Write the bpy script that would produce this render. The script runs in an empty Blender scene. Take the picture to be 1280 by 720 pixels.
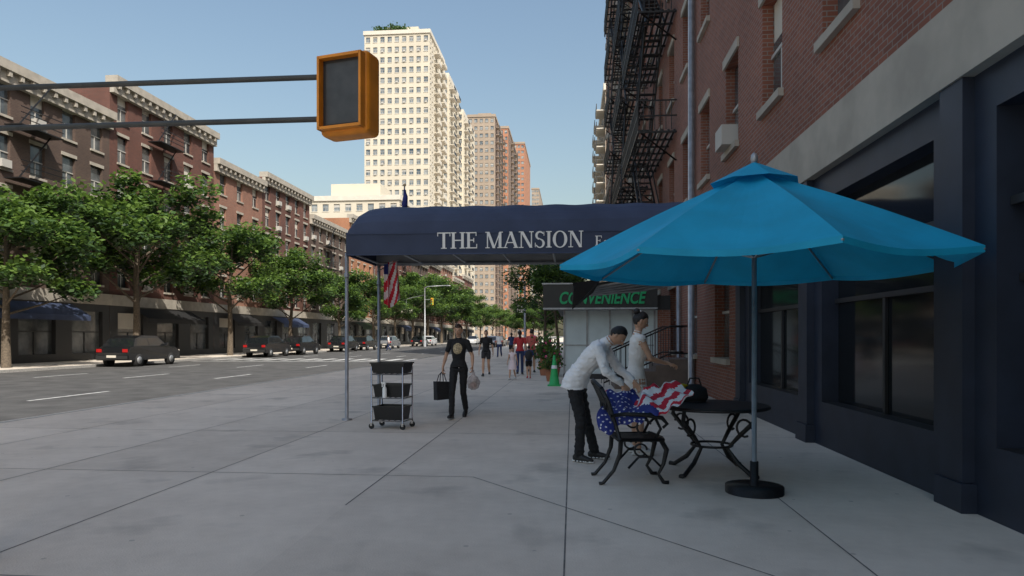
import bpy, bmesh, math, random
from mathutils import Vector, Matrix, noise, kdtree
random.seed(7)
V=Vector
scene=bpy.context.scene
# ------------------------------------------------------------------ materials
def mat(name,col,rough=.6,metal=0,var=.0,vscale=4,bump=0,bscale=30,spec=.5,col2=None,transl=0,alpha=1):
    m=bpy.data.materials.new(name); m.use_nodes=True
    nt=m.node_tree; b=nt.nodes['Principled BSDF']
    b.inputs['Roughness'].default_value=rough; b.inputs['Metallic'].default_value=metal
    b.inputs['Specular IOR Level'].default_value=spec
    b.inputs['Base Color'].default_value=(*col,1)
    tc=nt.nodes.new('ShaderNodeTexCoord')
    if var>0 or col2:
        n=nt.nodes.new('ShaderNodeTexNoise'); n.inputs['Scale'].default_value=vscale; n.inputs['Detail'].default_value=6
        nt.links.new(tc.outputs['Object'],n.inputs['Vector'])
        r=nt.nodes.new('ShaderNodeValToRGB'); nt.links.new(n.outputs['Fac'],r.inputs['Fac'])
        c2=col2 if col2 else tuple(min(1,c*(1+var)) for c in col)
        c1=col if col2 else tuple(c*(1-var) for c in col)
        r.color_ramp.elements[0].position=.35; r.color_ramp.elements[1].position=.65
        r.color_ramp.elements[0].color=(*c1,1); r.color_ramp.elements[1].color=(*c2,1)
        nt.links.new(r.outputs['Color'],b.inputs['Base Color'])
    if bump>0:
        n=nt.nodes.new('ShaderNodeTexNoise'); n.inputs['Scale'].default_value=bscale; n.inputs['Detail'].default_value=5
        nt.links.new(tc.outputs['Object'],n.inputs['Vector'])
        bp=nt.nodes.new('ShaderNodeBump'); bp.inputs['Strength'].default_value=bump; bp.inputs['Distance'].default_value=.02
        nt.links.new(n.outputs['Fac'],bp.inputs['Height']); nt.links.new(bp.outputs['Normal'],b.inputs['Normal'])
    if transl>0:
        t=nt.nodes.new('ShaderNodeBsdfTranslucent'); t.inputs['Color'].default_value=(*[min(1,c*1.6) for c in col],1)
        mx=nt.nodes.new('ShaderNodeMixShader'); mx.inputs[0].default_value=transl
        nt.links.new(b.outputs[0],mx.inputs[1]); nt.links.new(t.outputs[0],mx.inputs[2])
        nt.links.new(mx.outputs[0],nt.nodes['Material Output'].inputs['Surface'])
    if alpha<1: b.inputs['Alpha'].default_value=alpha
    return m
def brick(name,c1,c2,mortar,scale=1.0):
    m=bpy.data.materials.new(name); m.use_nodes=True; nt=m.node_tree; b=nt.nodes['Principled BSDF']
    b.inputs['Roughness'].default_value=.85
    tc=nt.nodes.new('ShaderNodeTexCoord'); s=nt.nodes.new('ShaderNodeSeparateXYZ'); nt.links.new(tc.outputs['Object'],s.inputs[0])
    a=nt.nodes.new('ShaderNodeMath'); a.operation='ADD'; nt.links.new(s.outputs[0],a.inputs[0]); nt.links.new(s.outputs[1],a.inputs[1])
    c=nt.nodes.new('ShaderNodeCombineXYZ'); nt.links.new(a.outputs[0],c.inputs[0]); nt.links.new(s.outputs[2],c.inputs[1])
    br=nt.nodes.new('ShaderNodeTexBrick'); br.inputs['Scale'].default_value=1
    br.inputs['Brick Width'].default_value=.22*scale; br.inputs['Row Height'].default_value=.075*scale; br.inputs['Mortar Size'].default_value=.008*scale
    br.inputs['Color1'].default_value=(*c1,1); br.inputs['Color2'].default_value=(*c2,1); br.inputs['Mortar'].default_value=(*mortar,1)
    nt.links.new(c.outputs[0],br.inputs['Vector'])
    n=nt.nodes.new('ShaderNodeTexNoise'); n.inputs['Scale'].default_value=.35; n.inputs['Detail'].default_value=8; nt.links.new(tc.outputs['Object'],n.inputs['Vector'])
    r=nt.nodes.new('ShaderNodeValToRGB'); r.color_ramp.elements[0].position=.3; r.color_ramp.elements[1].position=.7
    r.color_ramp.elements[0].color=(.72,.72,.72,1); r.color_ramp.elements[1].color=(1.05,1.05,1.05,1); nt.links.new(n.outputs['Fac'],r.inputs['Fac'])
    mx=nt.nodes.new('ShaderNodeMix'); mx.data_type='RGBA'; mx.blend_type='MULTIPLY'; mx.inputs[0].default_value=1
    nt.links.new(br.outputs['Color'],mx.inputs[6]); nt.links.new(r.outputs['Color'],mx.inputs[7]); nt.links.new(mx.outputs[2],b.inputs['Base Color'])
    return m
def concrete():
    m=bpy.data.materials.new('sidewalk_concrete'); m.use_nodes=True; nt=m.node_tree; b=nt.nodes['Principled BSDF']
    b.inputs['Roughness'].default_value=.85; b.inputs['Specular IOR Level'].default_value=.3
    tc=nt.nodes.new('ShaderNodeTexCoord')
    def N(sc,det=8):
        n=nt.nodes.new('ShaderNodeTexNoise'); n.inputs['Scale'].default_value=sc; n.inputs['Detail'].default_value=det; nt.links.new(tc.outputs['Object'],n.inputs['Vector']); return n
    def M(op,a,bv=None,c=None):
        n=nt.nodes.new('ShaderNodeMath'); n.operation=op
        for i,x in enumerate((a,bv,c)):
            if x is None: continue
            if isinstance(x,(int,float)): n.inputs[i].default_value=x
            else: nt.links.new(x,n.inputs[i])
        return n.outputs[0]
    s=nt.nodes.new('ShaderNodeSeparateXYZ'); nt.links.new(tc.outputs['Object'],s.inputs[0])
    vx=M('FLOOR',M('DIVIDE',M('ADD',s.outputs[0],2.0),1.95)); vy=M('FLOOR',M('DIVIDE',M('SUBTRACT',s.outputs[1],.8),3.2))
    cb=nt.nodes.new('ShaderNodeCombineXYZ'); nt.links.new(vx,cb.inputs[0]); nt.links.new(vy,cb.inputs[1])
    wn=nt.nodes.new('ShaderNodeTexWhiteNoise'); nt.links.new(cb.outputs[0],wn.inputs['Vector'])
    n1=N(.5); n2=N(9); n3=N(70,3); n4=N(2.3,10)
    f=M('ADD',M('MULTIPLY',wn.outputs['Value'],.16),M('ADD',M('MULTIPLY',n1.outputs['Fac'],.55),M('ADD',M('MULTIPLY',n2.outputs['Fac'],.22),M('MULTIPLY',n4.outputs['Fac'],.35))))
    r=nt.nodes.new('ShaderNodeValToRGB'); nt.links.new(f,r.inputs['Fac'])
    r.color_ramp.elements[0].position=.38; r.color_ramp.elements[0].color=(.54,.475,.40,1)
    r.color_ramp.elements[1].position=.86; r.color_ramp.elements[1].color=(.78,.70,.60,1)
    vo=nt.nodes.new('ShaderNodeTexVoronoi'); vo.inputs['Scale'].default_value=2.6; nt.links.new(tc.outputs['Object'],vo.inputs['Vector'])
    sp=M('LESS_THAN',vo.outputs['Distance'],.055)
    st=nt.nodes.new('ShaderNodeValToRGB'); nt.links.new(N(1.1,12).outputs['Fac'],st.inputs['Fac']); st.color_ramp.elements[0].position=.30; st.color_ramp.elements[0].color=(.3,.3,.3,1); st.color_ramp.elements[1].position=.42; st.color_ramp.elements[1].color=(0,0,0,1)
    mx=nt.nodes.new('ShaderNodeMix'); mx.data_type='RGBA'; nt.links.new(M('MAXIMUM',M('MULTIPLY',sp,.35),st.outputs[0]),mx.inputs[0]); nt.links.new(r.outputs[0],mx.inputs[6]); mx.inputs[7].default_value=(.14,.13,.12,1)
    nt.links.new(mx.outputs[2],b.inputs['Base Color'])
    bp=nt.nodes.new('ShaderNodeBump'); bp.inputs['Strength'].default_value=.35; bp.inputs['Distance'].default_value=.01
    nt.links.new(n3.outputs['Fac'],bp.inputs['Height']); nt.links.new(bp.outputs[0],b.inputs['Normal'])
    return m
M={}
M['conc']=concrete()
M['joint']=mat('joint_dark',(.16,.15,.14),.9,var=.3,vscale=8)
M['kerb']=mat('kerb_granite',(.36,.35,.33),.8,var=.2,vscale=12)
M['asph']=mat('asphalt',(.085,.083,.08),.85,var=.25,vscale=1.3,bump=.3,bscale=90)
M['paint']=mat('road_paint',(.6,.6,.58),.7,var=.25,vscale=6)
M['ground']=mat('ground_far',(.2,.19,.18),.9,var=.2,vscale=.05)
M['brickA']=brick('brick_red_block',(.31,.11,.068),(.23,.08,.05),(.28,.23,.2))  # red brick of the right-hand block, its own colour
M['brickB']=brick('brick_brown',(.37,.155,.098),(.29,.12,.078),(.32,.27,.22))
M['brickC']=brick('brick_red_row',(.17,.058,.04),(.12,.045,.032),(.16,.12,.1))
M['brickD']=brick('brick_orange',(.46,.17,.07),(.38,.14,.06),(.4,.3,.22))
M['brickE']=brick('brick_dark_row',(.13,.08,.06),(.1,.06,.048),(.14,.12,.1))
M['cream']=mat('cream_brick',(.62,.56,.45),.85,var=.05,vscale=.2,bump=.2,bscale=6)
M['cream2']=mat('cream_trim',(.66,.61,.52),.8,var=.05,vscale=1)
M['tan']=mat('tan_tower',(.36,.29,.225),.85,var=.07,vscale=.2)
M['brn_shaded']=mat('tower_shaded_side',(.2,.145,.115),.85,var=.08,vscale=.2)  # darker brown for tower side walls, shade put into the colour
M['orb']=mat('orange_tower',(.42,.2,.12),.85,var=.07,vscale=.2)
M['stone']=mat('limestone',(.42,.38,.32),.8,var=.12,vscale=2)
M['stoop']=mat('stoop_stone',(.16,.12,.1),.8,var=.2,vscale=3)
M['glass']=mat('window_glass',(.03,.038,.045),.12,var=.0,spec=.7,col2=(.16,.17,.17),vscale=.9)
M['sglass']=mat('storefront_glass',(.012,.015,.018),.08,spec=.35)
M['glassT']=mat('tower_glass',(.07,.1,.13),.15,spec=.6,col2=(.34,.36,.36),vscale=.45)
M['frame']=mat('window_frame',(.5,.48,.44),.6)
M['framed']=mat('dark_frame',(.03,.03,.032),.5)
M['iron']=mat('black_iron',(.012,.012,.013),.45,var=.3,vscale=20,bump=.15,bscale=60)
M['navy']=mat('navy_canvas',(.045,.064,.125),.75,var=.16,vscale=1.4,bump=.5,bscale=7)
M['navy2']=mat('navy_valance',(.038,.053,.10),.75,var=.12,vscale=2,bump=.3,bscale=9)
M['lining']=mat('canvas_lining',(.32,.34,.36),.8,var=.1,vscale=3)
M['under']=mat('canopy_underside',(.03,.035,.05),.85)
M['white']=mat('white_letter',(.86,.86,.84),.6)
M['blue']=mat('umbrella_blue',(.008,.40,.66),.7,var=.10,vscale=2.5,bump=.3,bscale=8,transl=.12)
M['chrome']=mat('steel_tube',(.62,.62,.62),.25,metal=1)
M['galv']=mat('galvanised',(.38,.39,.4),.45,metal=.6,var=.15,vscale=6)
M['dpole']=mat('dark_pole',(.06,.062,.06),.5,var=.25,vscale=6)
M['blackp']=mat('black_plastic',(.015,.015,.016),.4,bump=.1,bscale=40)
M['rubber']=mat('rubber',(.02,.02,.02),.8)
M['orange']=mat('signal_orange',(.85,.30,.02),.45,var=.12,vscale=8)
M['dgrey']=mat('signal_screen',(.07,.07,.07),.35,var=.15,vscale=14)
M['green']=mat('cone_green',(.03,.45,.13),.5)
M['signg']=mat('letter_green',(.01,.36,.13),.45)
M['signblk']=mat('sign_black',(.02,.021,.021),.4,var=.2,vscale=2)
M['pale']=mat('pale_shutter',(.62,.7,.71),.5,var=.06,vscale=2)
M['fabblk']=mat('black_awning_fabric',(.016,.016,.017),.8,bump=.5,bscale=6)
M['bark']=mat('bark',(.11,.085,.06),.9,var=.3,vscale=12,bump=.6,bscale=25)
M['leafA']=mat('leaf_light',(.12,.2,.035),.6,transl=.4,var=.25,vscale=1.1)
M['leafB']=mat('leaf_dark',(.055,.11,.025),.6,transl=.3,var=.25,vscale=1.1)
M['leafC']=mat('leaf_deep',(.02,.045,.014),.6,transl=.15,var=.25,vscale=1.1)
M['skin']=mat('skin_tan',(.58,.34,.225),.5,var=.06,vscale=14)
M['hair']=mat('hair_black',(.012,.01,.009),.45,bump=.6,bscale=90)
M['hair2']=mat('hair_brown',(.05,.026,.016),.5,bump=.6,bscale=90)
M['lip']=mat('lips',(.38,.12,.1),.5)
M['eyew']=mat('eye_white',(.7,.7,.68),.3)
M['eyed']=mat('eye_dark',(.02,.012,.01),.2)
M['shirtw']=mat('cotton_white',(.87,.86,.86),.85,bump=.35,bscale=22)
M['dressw']=mat('dress_white',(.9,.87,.82),.85,bump=.35,bscale=26)
M['blk']=mat('cloth_black',(.014,.014,.016),.85,bump=.4,bscale=26)
M['blk2']=mat('cloth_charcoal',(.03,.03,.034),.85,bump=.4,bscale=26)
M['redc']=mat('cloth_red',(.5,.04,.045),.8,bump=.3,bscale=26)
M['maroon']=mat('cloth_coral',(.55,.12,.10),.8,bump=.3,bscale=26)
M['pink']=mat('cloth_pink',(.8,.66,.68),.8,bump=.3,bscale=26)
M['denim']=mat('cloth_navy',(.03,.05,.14),.8,bump=.3,bscale=26)
M['gold']=mat('shirt_print',(.42,.33,.2),.7,var=.5,vscale=40)
M['shoe']=mat('shoe_black',(.015,.015,.015),.5)
M['sole']=mat('sole_white',(.7,.7,.68),.6)
M['fred']=mat('flag_red',(.62,.02,.045),.75,bump=.3,bscale=20,transl=.15)
M['fwhite']=mat('flag_white',(.85,.83,.83),.75,bump=.3,bscale=20,transl=.15)
M['fblue']=mat('flag_blue',(.02,.03,.19),.75,bump=.3,bscale=20)
M['plastic']=mat('clear_bag',(.5,.42,.4),.3,alpha=.55,var=.3,vscale=20)
M['yellow']=mat('tool_yellow',(.7,.5,.02),.45)
M['carb']=mat('car_black',(.01,.011,.013),.2,spec=.8)
M['carw']=mat('car_white',(.6,.61,.62),.25,spec=.8)
M['cars']=mat('car_silver',(.3,.31,.33),.25,metal=.5)
M['carg']=mat('car_glass',(.01,.012,.014),.06,spec=.9)
M['taill']=mat('tail_red',(.4,.01,.01),.3)
M['terra']=mat('terracotta',(.35,.14,.07),.8)
M['flower']=mat('flower_pink',(.65,.08,.2),.6)
M['diner']=mat('diner_panel',(.022,.03,.05),.5,var=.15,vscale=3)
M['redsig']=mat('signal_red',(.6,.02,.02),.4)

# ------------------------------------------------------------------ mesh builder
class MB:
    def __init__(s): s.v=[];s.f=[];s.m=[];s.sm=[];s.mats=[]
    def mi(s,k):
        if k not in s.mats: s.mats.append(k)
        return s.mats.index(k)
    def poly(s,pts,k,sm=False):
        b=len(s.v); s.v+= [tuple(p) for p in pts]; s.f.append(tuple(range(b,b+len(pts)))); s.m.append(s.mi(k)); s.sm.append(sm)
    def raw(s,vs,fs,k,sm=False):
        b=len(s.v); s.v+=[tuple(p) for p in vs]; i=s.mi(k)
        for f in fs: s.f.append(tuple(b+a for a in f)); s.m.append(i); s.sm.append(sm)
    def box(s,x0,x1,y0,y1,z0,z1,k,T=None):
        vs=[V((x,y,z)) for x in (x0,x1) for y in (y0,y1) for z in (z0,z1)]
        if T is not None: vs=[T@p for p in vs]
        s.raw(vs,[(0,1,3,2),(4,6,7,5),(0,4,5,1),(2,3,7,6),(0,2,6,4),(1,5,7,3)],k)
    def tube(s,pts,r,k,n=8,sm=True,flat=1.0):
        pts=[V(p) for p in pts]; N=len(pts)
        if not isinstance(r,(list,tuple)): r=[r]*N
        t0=(pts[1]-pts[0]).normalized(); up=V((0,0,1)) if abs(t0.z)<.9 else V((1,0,0))
        rings=[];
        for i,p in enumerate(pts):
            t=(pts[min(i+1,N-1)]-pts[max(i-1,0)]).normalized()
            a=t.cross(up)
            if a.length<1e-4: a=t.cross(V((0,1,0)))
            a.normalize(); b=a.cross(t).normalized(); up=b
            rings.append([p+a*math.cos(2*math.pi*j/n)*r[i]+b*math.sin(2*math.pi*j/n)*r[i]*flat for j in range(n)])
        vs=[q for R in rings for q in R]; fs=[]
        for i in range(N-1):
            for j in range(n): fs.append((i*n+j,i*n+(j+1)%n,(i+1)*n+(j+1)%n,(i+1)*n+j))
        fs.append(tuple(range(n))); fs.append(tuple((N-1)*n+j for j in range(n)))
        s.raw(vs,fs,k,sm)
    def loft(s,cs,rx,ry,lat,k,n=18,sub=3,sm=True):
        cs=[V(c) for c in cs]; P=[];RX=[];RY=[]
        for i in range(len(cs)-1):
            for q in range(sub):
                t=q/sub; P.append(cs[i].lerp(cs[i+1],t)); tt=t*t*(3-2*t); RX.append(rx[i]*(1-tt)+rx[i+1]*tt); RY.append(ry[i]*(1-tt)+ry[i+1]*tt)
        P.append(cs[-1]);RX.append(rx[-1]);RY.append(ry[-1]); N=len(P); vs=[];fs=[]
        for i in range(N):
            t=(P[min(i+1,N-1)]-P[max(i-1,0)]).normalized(); f=lat.cross(t).normalized()
            for j in range(n):
                a=2*math.pi*j/n; vs.append(P[i]+lat*math.cos(a)*RX[i]+f*math.sin(a)*RY[i])
        for i in range(N-1):
            for j in range(n): fs.append((i*n+j,i*n+(j+1)%n,(i+1)*n+(j+1)%n,(i+1)*n+j))
        fs.append(tuple(range(n))); fs.append(tuple((N-1)*n+j for j in range(n)))
        s.raw(vs,fs,k,sm)
    def caps(s,p0,p1,r0,r1,k,n=12,bulge=0,step=.025):
        p0=V(p0);p1=V(p1);L=(p1-p0).length; t=(p1-p0).normalized() if L>1e-5 else V((0,0,1))
        pts=[];rs=[]
        for a in (80,55,28): pts.append(p0-t*r0*math.sin(math.radians(a))); rs.append(r0*math.cos(math.radians(a)))
        K=max(1,int(L/step))
        for i in range(K+1):
            u=i/K; pts.append(p0.lerp(p1,u)); rs.append(r0*(1-u)+r1*u+bulge*math.sin(math.pi*min(1,u*1.25))**2)
        for a in (28,55,80): pts.append(p1+t*r1*math.sin(math.radians(a))); rs.append(r1*math.cos(math.radians(a)))
        s.tube(pts,rs,k,n)
    def ell(s,c,r,k,R=None,sub=2):
        bm=bmesh.new(); bmesh.ops.create_icosphere(bm,subdivisions=sub,radius=1)
        vs=[]
        for v in bm.verts:
            p=V((v.co.x*r[0],v.co.y*r[1],v.co.z*r[2]))
            if R is not None: p=R@p
            vs.append(V(c)+p)
        fs=[tuple(v.index for v in f.verts) for f in bm.faces]; bm.free(); s.raw(vs,fs,k,True)
    def mesh(s,name):
        me=bpy.data.meshes.new(name); me.from_pydata(s.v,[],s.f)
        for k in s.mats: me.materials.append(M[k])
        me.polygons.foreach_set('material_index',s.m); me.polygons.foreach_set('use_smooth',s.sm); me.update(); return me
    def make(s,name,parent=None,loc=(0,0,0),rz=0):
        o=bpy.data.objects.new(name,s.mesh(name)); bpy.context.collection.objects.link(o)
        o.location=loc; o.rotation_euler[2]=rz
        if parent: o.parent=parent
        return o
def inst(name,me,loc,rz=0,sc=(1,1,1)):
    o=bpy.data.objects.new(name,me); bpy.context.collection.objects.link(o); o.location=loc; o.rotation_euler[2]=rz; o.scale=sc; return o

# ------------------------------------------------------------------ ground
KX=-10.0
g=MB(); g.poly([(-1500,-300,-.16),(1500,-300,-.16),(1500,3000,-.16),(-1500,3000,-.16)],'ground'); g.make('ground')
g=MB(); g.poly([(-25,-80,-.13),(KX,-80,-.13),(KX,1400,-.13),(-25,1400,-.13)],'asph')
for k in range(0,60):
    y=-20+k*9
    for x in (-13.6,-17.3,-21): g.poly([(x-.06,y,-.126),(x+.06,y,-.126),(x+.06,y+3,-.126),(x-.06,y+3,-.126)],'paint')
for i in range(12):
    x=-24.3+i*1.2; g.poly([(x,44,-.122),(x+.5,44,-.122),(x+.5,47.5,-.122),(x,47.5,-.122)],'paint')
g.poly([(-24.5,42,-.122),(KX-.5,42,-.122),(KX-.5,42.4,-.122),(-24.5,42.4,-.122)],'paint')
g.make('road')
g=MB(); g.box(KX+.18,60,-80,1400,-.15,0,'conc')
g.box(KX,KX+.18,-80,1400,-.15,-.003,'kerb')
def jline(a,b,w=.012):
    a=V((*a,.002));b=V((*b,.002));d=(b-a).normalized();n=V((-d.y,d.x,0))*w/2
    g.poly([a-n,a+n,b+n,b-n],'joint')
for x in (-9.8,-7.85,-5.9,-3.95,-2.0,-.05,1.9): jline((x,.2 if x!=-2.0 else 5.9),(x,150))
for i in range(45):
    y=7.2+i*3.2
    if i==0: jline((-9.8,y),(-1.05,y-.003))
    else: jline((-9.8,y),(3.4,y))
jline((-1.05,7.2),(3.3,1.9)); jline((-9.8,4.0),(1.5,3.97))
g.make('sidewalk')
g=MB(); g.box(-60,-25.18,-80,1400,-.15,0,'conc'); g.box(-25.18,-25,-80,1400,-.15,-.003,'kerb'); g.make('sidewalk')

# ------------------------------------------------------------------ facades
def facade(mb,O,U,N,W,z0,H,cols,floors,ww,wh,wall,glass='glass',trim='stone',rec=.15,sill=True,bars=True,ac=0,sillh=None,frame='frame',lintel=True,margin=0,blind=True):
    O=V(O);U=V(U);N=V(N); 
    def P(u,z,d=0): return O+U*u+V((0,0,z))+N*d
    cw=(W-2*margin)/cols; fh=H/floors
    def bx(u0,u1,za,zb,d0,d1,k):
        vs=[P(u,z,d) for u in (u0,u1) for z in (za,zb) for d in (d0,d1)]
        mb.raw(vs,[(0,1,3,2),(4,6,7,5),(0,4,5,1),(2,3,7,6),(0,2,6,4),(1,5,7,3)],k)
    for i in range(cols):
        for j in range(floors):
            u0=margin+i*cw;u1=u0+cw;za=z0+j*fh;zb=za+fh
            a=u0+(cw-ww)/2;b=a+ww; c=za+((fh-wh)*.55 if sillh is None else sillh); d=c+wh
            mb.poly([P(u0,za),P(a,za),P(a,zb),P(u0,zb)],wall); mb.poly([P(b,za),P(u1,za),P(u1,zb),P(b,zb)],wall)
            mb.poly([P(a,za),P(b,za),P(b,c),P(a,c)],wall); mb.poly([P(a,d),P(b,d),P(b,zb),P(a,zb)],wall)
            mb.poly([P(a,c),P(b,c),P(b,c,-rec),P(a,c,-rec)],trim); mb.poly([P(a,d),P(b,d),P(b,d,-rec),P(a,d,-rec)],wall)
            mb.poly([P(a,c),P(a,d),P(a,d,-rec),P(a,c,-rec)],wall); mb.poly([P(b,c),P(b,d),P(b,d,-rec),P(b,c,-rec)],wall)
            mb.poly([P(a,c,-rec),P(b,c,-rec),P(b,d,-rec),P(a,d,-rec)],glass)
            if bars:
                m=(c+d)/2; bx(a+.002,b-.002,m-.03,m+.03,-rec+.004,-rec+.05,frame)
                bx((a+b)/2-.03,(a+b)/2+.03,c+.002,m-.032,-rec+.004,-rec+.04,frame)
                if blind and random.random()<.35:
                    h=random.uniform(.2,.45)*wh; mb.poly([P(a+.03,d-h,-rec+.003),P(b-.03,d-h,-rec+.003),P(b-.03,d-.01,-rec+.003),P(a+.03,d-.01,-rec+.003)],'cream2' if glass!='glassT' else 'frame')
            if sill: bx(a-.08,b+.08,c-.13,c-.002,.002,.09,trim)
            if lintel: bx(a-.1,b+.1,d+.002,d+.2,.003,.05,trim)
            if ac and random.random()<ac: bx((a+b)/2-.32,(a+b)/2+.32,c+.003,c+.42,-rec+.052,.28,'frame')

def tower(name,x0,x1,y0,y1,H,fl,cf,cs,wall,ww=1.3,wh=1.5,side=1,z0=0,bal=None,glass='glassT',trim='cream2',ac=.0,sidewall=None,bars=True):
    mb=MB(); X=x1 if side>0 else x0; sw=sidewall or wall
    facade(mb,(x0,y0,0),(1,0,0),(0,-1,0),x1-x0,z0,H-z0,cf,fl,ww,wh,wall,glass,trim,rec=.2,bars=bars,ac=ac,lintel=False)
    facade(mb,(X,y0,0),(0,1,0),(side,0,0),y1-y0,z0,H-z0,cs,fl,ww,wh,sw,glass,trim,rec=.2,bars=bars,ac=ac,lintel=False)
    xo=x0 if side>0 else x1
    mb.poly([(xo,y0,z0),(xo,y1,z0),(xo,y1,H),(xo,y0,H)],wall); mb.poly([(x0,y1,z0),(x1,y1,z0),(x1,y1,H),(x0,y1,H)],wall)
    mb.box(x0-.3,x1+.3,y0-.3,y1+.3,H,H+1.1,trim)
    mb.box(x0+(x1-x0)*.25,x0+(x1-x0)*.75,y0+(y1-y0)*.3,y0+(y1-y0)*.8,H+1.1,H+5,wall)
    fh=(H-z0)/fl
    if bal:
        for (face,a,b) in bal:
            for j in range(1,fl):
                z=z0+j*fh
                if face=='s':
                    xa,xb=(X+.003,X+1.4) if side>0 else (X-1.4,X-.003)
                    mb.box(xa,xb,a,b,z-.15,z,trim)
                    xe=xb if side>0 else xa
                    mb.box(xe-.05,xe+.05,a,b,z+.003,z+1.0,'framed' if wall!='cream' else 'cream2')
    return mb
# cream tower
mb=tower('t',-59.5,-40.5,192,214,88,30,9,8,'cream',ww=1.25,wh=1.55,bal=[('s',199,203),('s',207,212)],ac=.25)
t1=mb.make('apartment_tower')
mb=MB()
for (a,b,c,d,H) in ((-57,-39,214.5,234,84),(-56,-37.5,234.5,262,79)):
    facade(mb,(a,c,0),(1,0,0),(0,-1,0),b-a,0,H,8,28,1.2,1.5,'cream','glassT','cream2',rec=.2,lintel=False)
    facade(mb,(b,c,0),(0,1,0),(1,0,0),d-c,0,H,8,28,1.2,1.5,'cream','glassT','cream2',rec=.2,lintel=False)
    mb.box(a,b,c,d,H,H+1.2,'cream2')
    for j in range(1,28):
        z=j*H/28
        for s in (c+2,c+11): mb.box(b+.003,b+1.4,s,s+4.5,z-.15,z,'cream2'); mb.box(b+1.35,b+1.4,s,s+4.5,z+.003,z+1,'framed')
mb.make('rear_wing',parent=t1)
mb=MB()
for i in range(22):
    c=V((-58+random.uniform(0,10),193+random.uniform(0,4),89.6+random.random()*1.2))
    for q in range(50):
        p=c+V((random.gauss(0,.7),random.gauss(0,.7),random.gauss(0,.5))); n=V((random.gauss(0,1),random.gauss(0,1),random.gauss(0,1))).normalized(); a=n.orthogonal().normalized()*.3; b2=n.cross(a)
        mb.poly([p-a,p-b2,p+a,p+b2],'leafB')
mb.make('roof_garden',parent=t1)
mb=tower('t',-62,-38.5,150,168,32,10,9,6,'cream',ww=1.4,wh=1.6); mb.make('apartment_block')
t2=tower('t',-43,-31.7,280,315,92,30,5,12,'tan',sidewall='brn_shaded',ww=1.3,wh=1.5,trim='tan',bal=[('s',284,288),('s',296,300),('s',306,311)]).make('apartment_tower')  # front in the lit tan, side wall coloured as the shaded face
mb=tower('t',-38,-29.5,316,372,98,32,4,16,'orb',sidewall='brn_shaded',ww=1.3,wh=1.5,trim='tan',bal=[('s',330,335),('s',350,356)]); mb.make('rear_wing',parent=t2)  # wing's side wall carries the same painted shade
tower('t',-36,-27.5,395,450,113,36,4,14,'orb',ww=1.5,wh=1.5,trim='tan').make('apartment_tower')
tower('t',-33,-27,560,640,122,36,3,14,'tan',ww=1.5,wh=1.5,trim='tan').make('apartment_tower')
tower('t',5.4,24,112,140,41.5,14,8,10,'tan',side=-1,ww=1.3,wh=1.5,trim='cream2',bal=[('s',112.5,117),('s',121,126),('s',130,135)]).make('apartment_tower')

# row houses across the avenue
def rowhouse(y0,y1,H,fl,wall,X=-30,store='framed',depth=16):
    mb=MB(); W=y1-y0; cols=max(3,int(W/2.3))
    facade(mb,(X,y0,0),(0,1,0),(1,0,0),W,4.2,H-4.2,cols,fl,1.05,1.8,wall,'glass','stone',rec=.18,ac=.15)
    mb.poly([(X,y0,4.2),(X-depth,y0,4.2),(X-depth,y0,H),(X,y0,H)],wall); mb.poly([(X,y1,0),(X-depth,y1,0),(X-depth,y1,H),(X,y1,H)],wall)
    mb.poly([(X,y0,0),(X-depth,y0,0),(X-depth,y0,4.2),(X,y0,4.2)],wall)
    mb.poly([(X,y0,H),(X-depth,y0,H),(X-depth,y1,H),(X,y1,H)],'framed')
    facade(mb,(X,y0,0),(0,1,0),(1,0,0),W,0,3.5,max(2,int(W/3.6)),1,2.7,2.6,store,'glass','framed',rec=.25,sill=False,lintel=False,sillh=.45,frame='framed')
    mb.box(X,X+.2,y0,y1,3.5,4.2,'stone'); mb.box(X-.3,X+.55,y0,y1,H,H+.5,'stone'); mb.box(X-.3,X+.3,y0+.01,y1-.01,H-.6,H-.003,'stone')
    for i in range(int(W/.8)): mb.box(X+.3,X+.5,y0+.3+i*.8,y0+.5+i*.8,H-.3,H-.004,'stone')
    if random.random()<.7:
        a=y0+W*.15;b=y0+W*.7;k=random.choice(['navy','fabblk','leafC','fabblk'])
        mb.raw([(X+.21,a,3.4),(X+.21,b,3.4),(X+1.4,b,2.7),(X+1.4,a,2.7),(X+1.4,b,2.4),(X+1.4,a,2.4)],[(0,1,2,3),(3,2,4,5)],k)
    if random.random()<.6:
        a=y0+W*.3;b=a+3
        for j in range(1,fl):
            z=4.2+j*(H-4.2)/fl; mb.box(X+.1,X+1.1,a,b,z,z+.06,'iron')
            for h in (.35,.65,.95): mb.box(X+1.06,X+1.1,a,b,z+h,z+h+.04,'iron')
            mb.tube([(X+.6,a+.3,z),(X+.6,b-.4,z+(H-4.2)/fl)],.05,'iron',4)
    mb.make('brick_row_house')
y=16; hs=[(14,17,4,'brickC'),(12,15.5,4,'brickE'),(13,18,5,'brickC'),(9,16,4,'brickB'),(12,17,5,'brickC'),(14,15,4,'brickE'),(11,17.5,5,'brickD'),(13,16,4,'brickC'),(12,18,5,'brickC'),(14,16,4,'brickE'),(14,17,5,'brickC'),(16,18,5,'brickB'),(16,16,4,'brickC'),(18,18,5,'brickC')]
for (w,H,fl,k) in hs: rowhouse(y,y+w-.02,H,fl,k); y+=w

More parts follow.
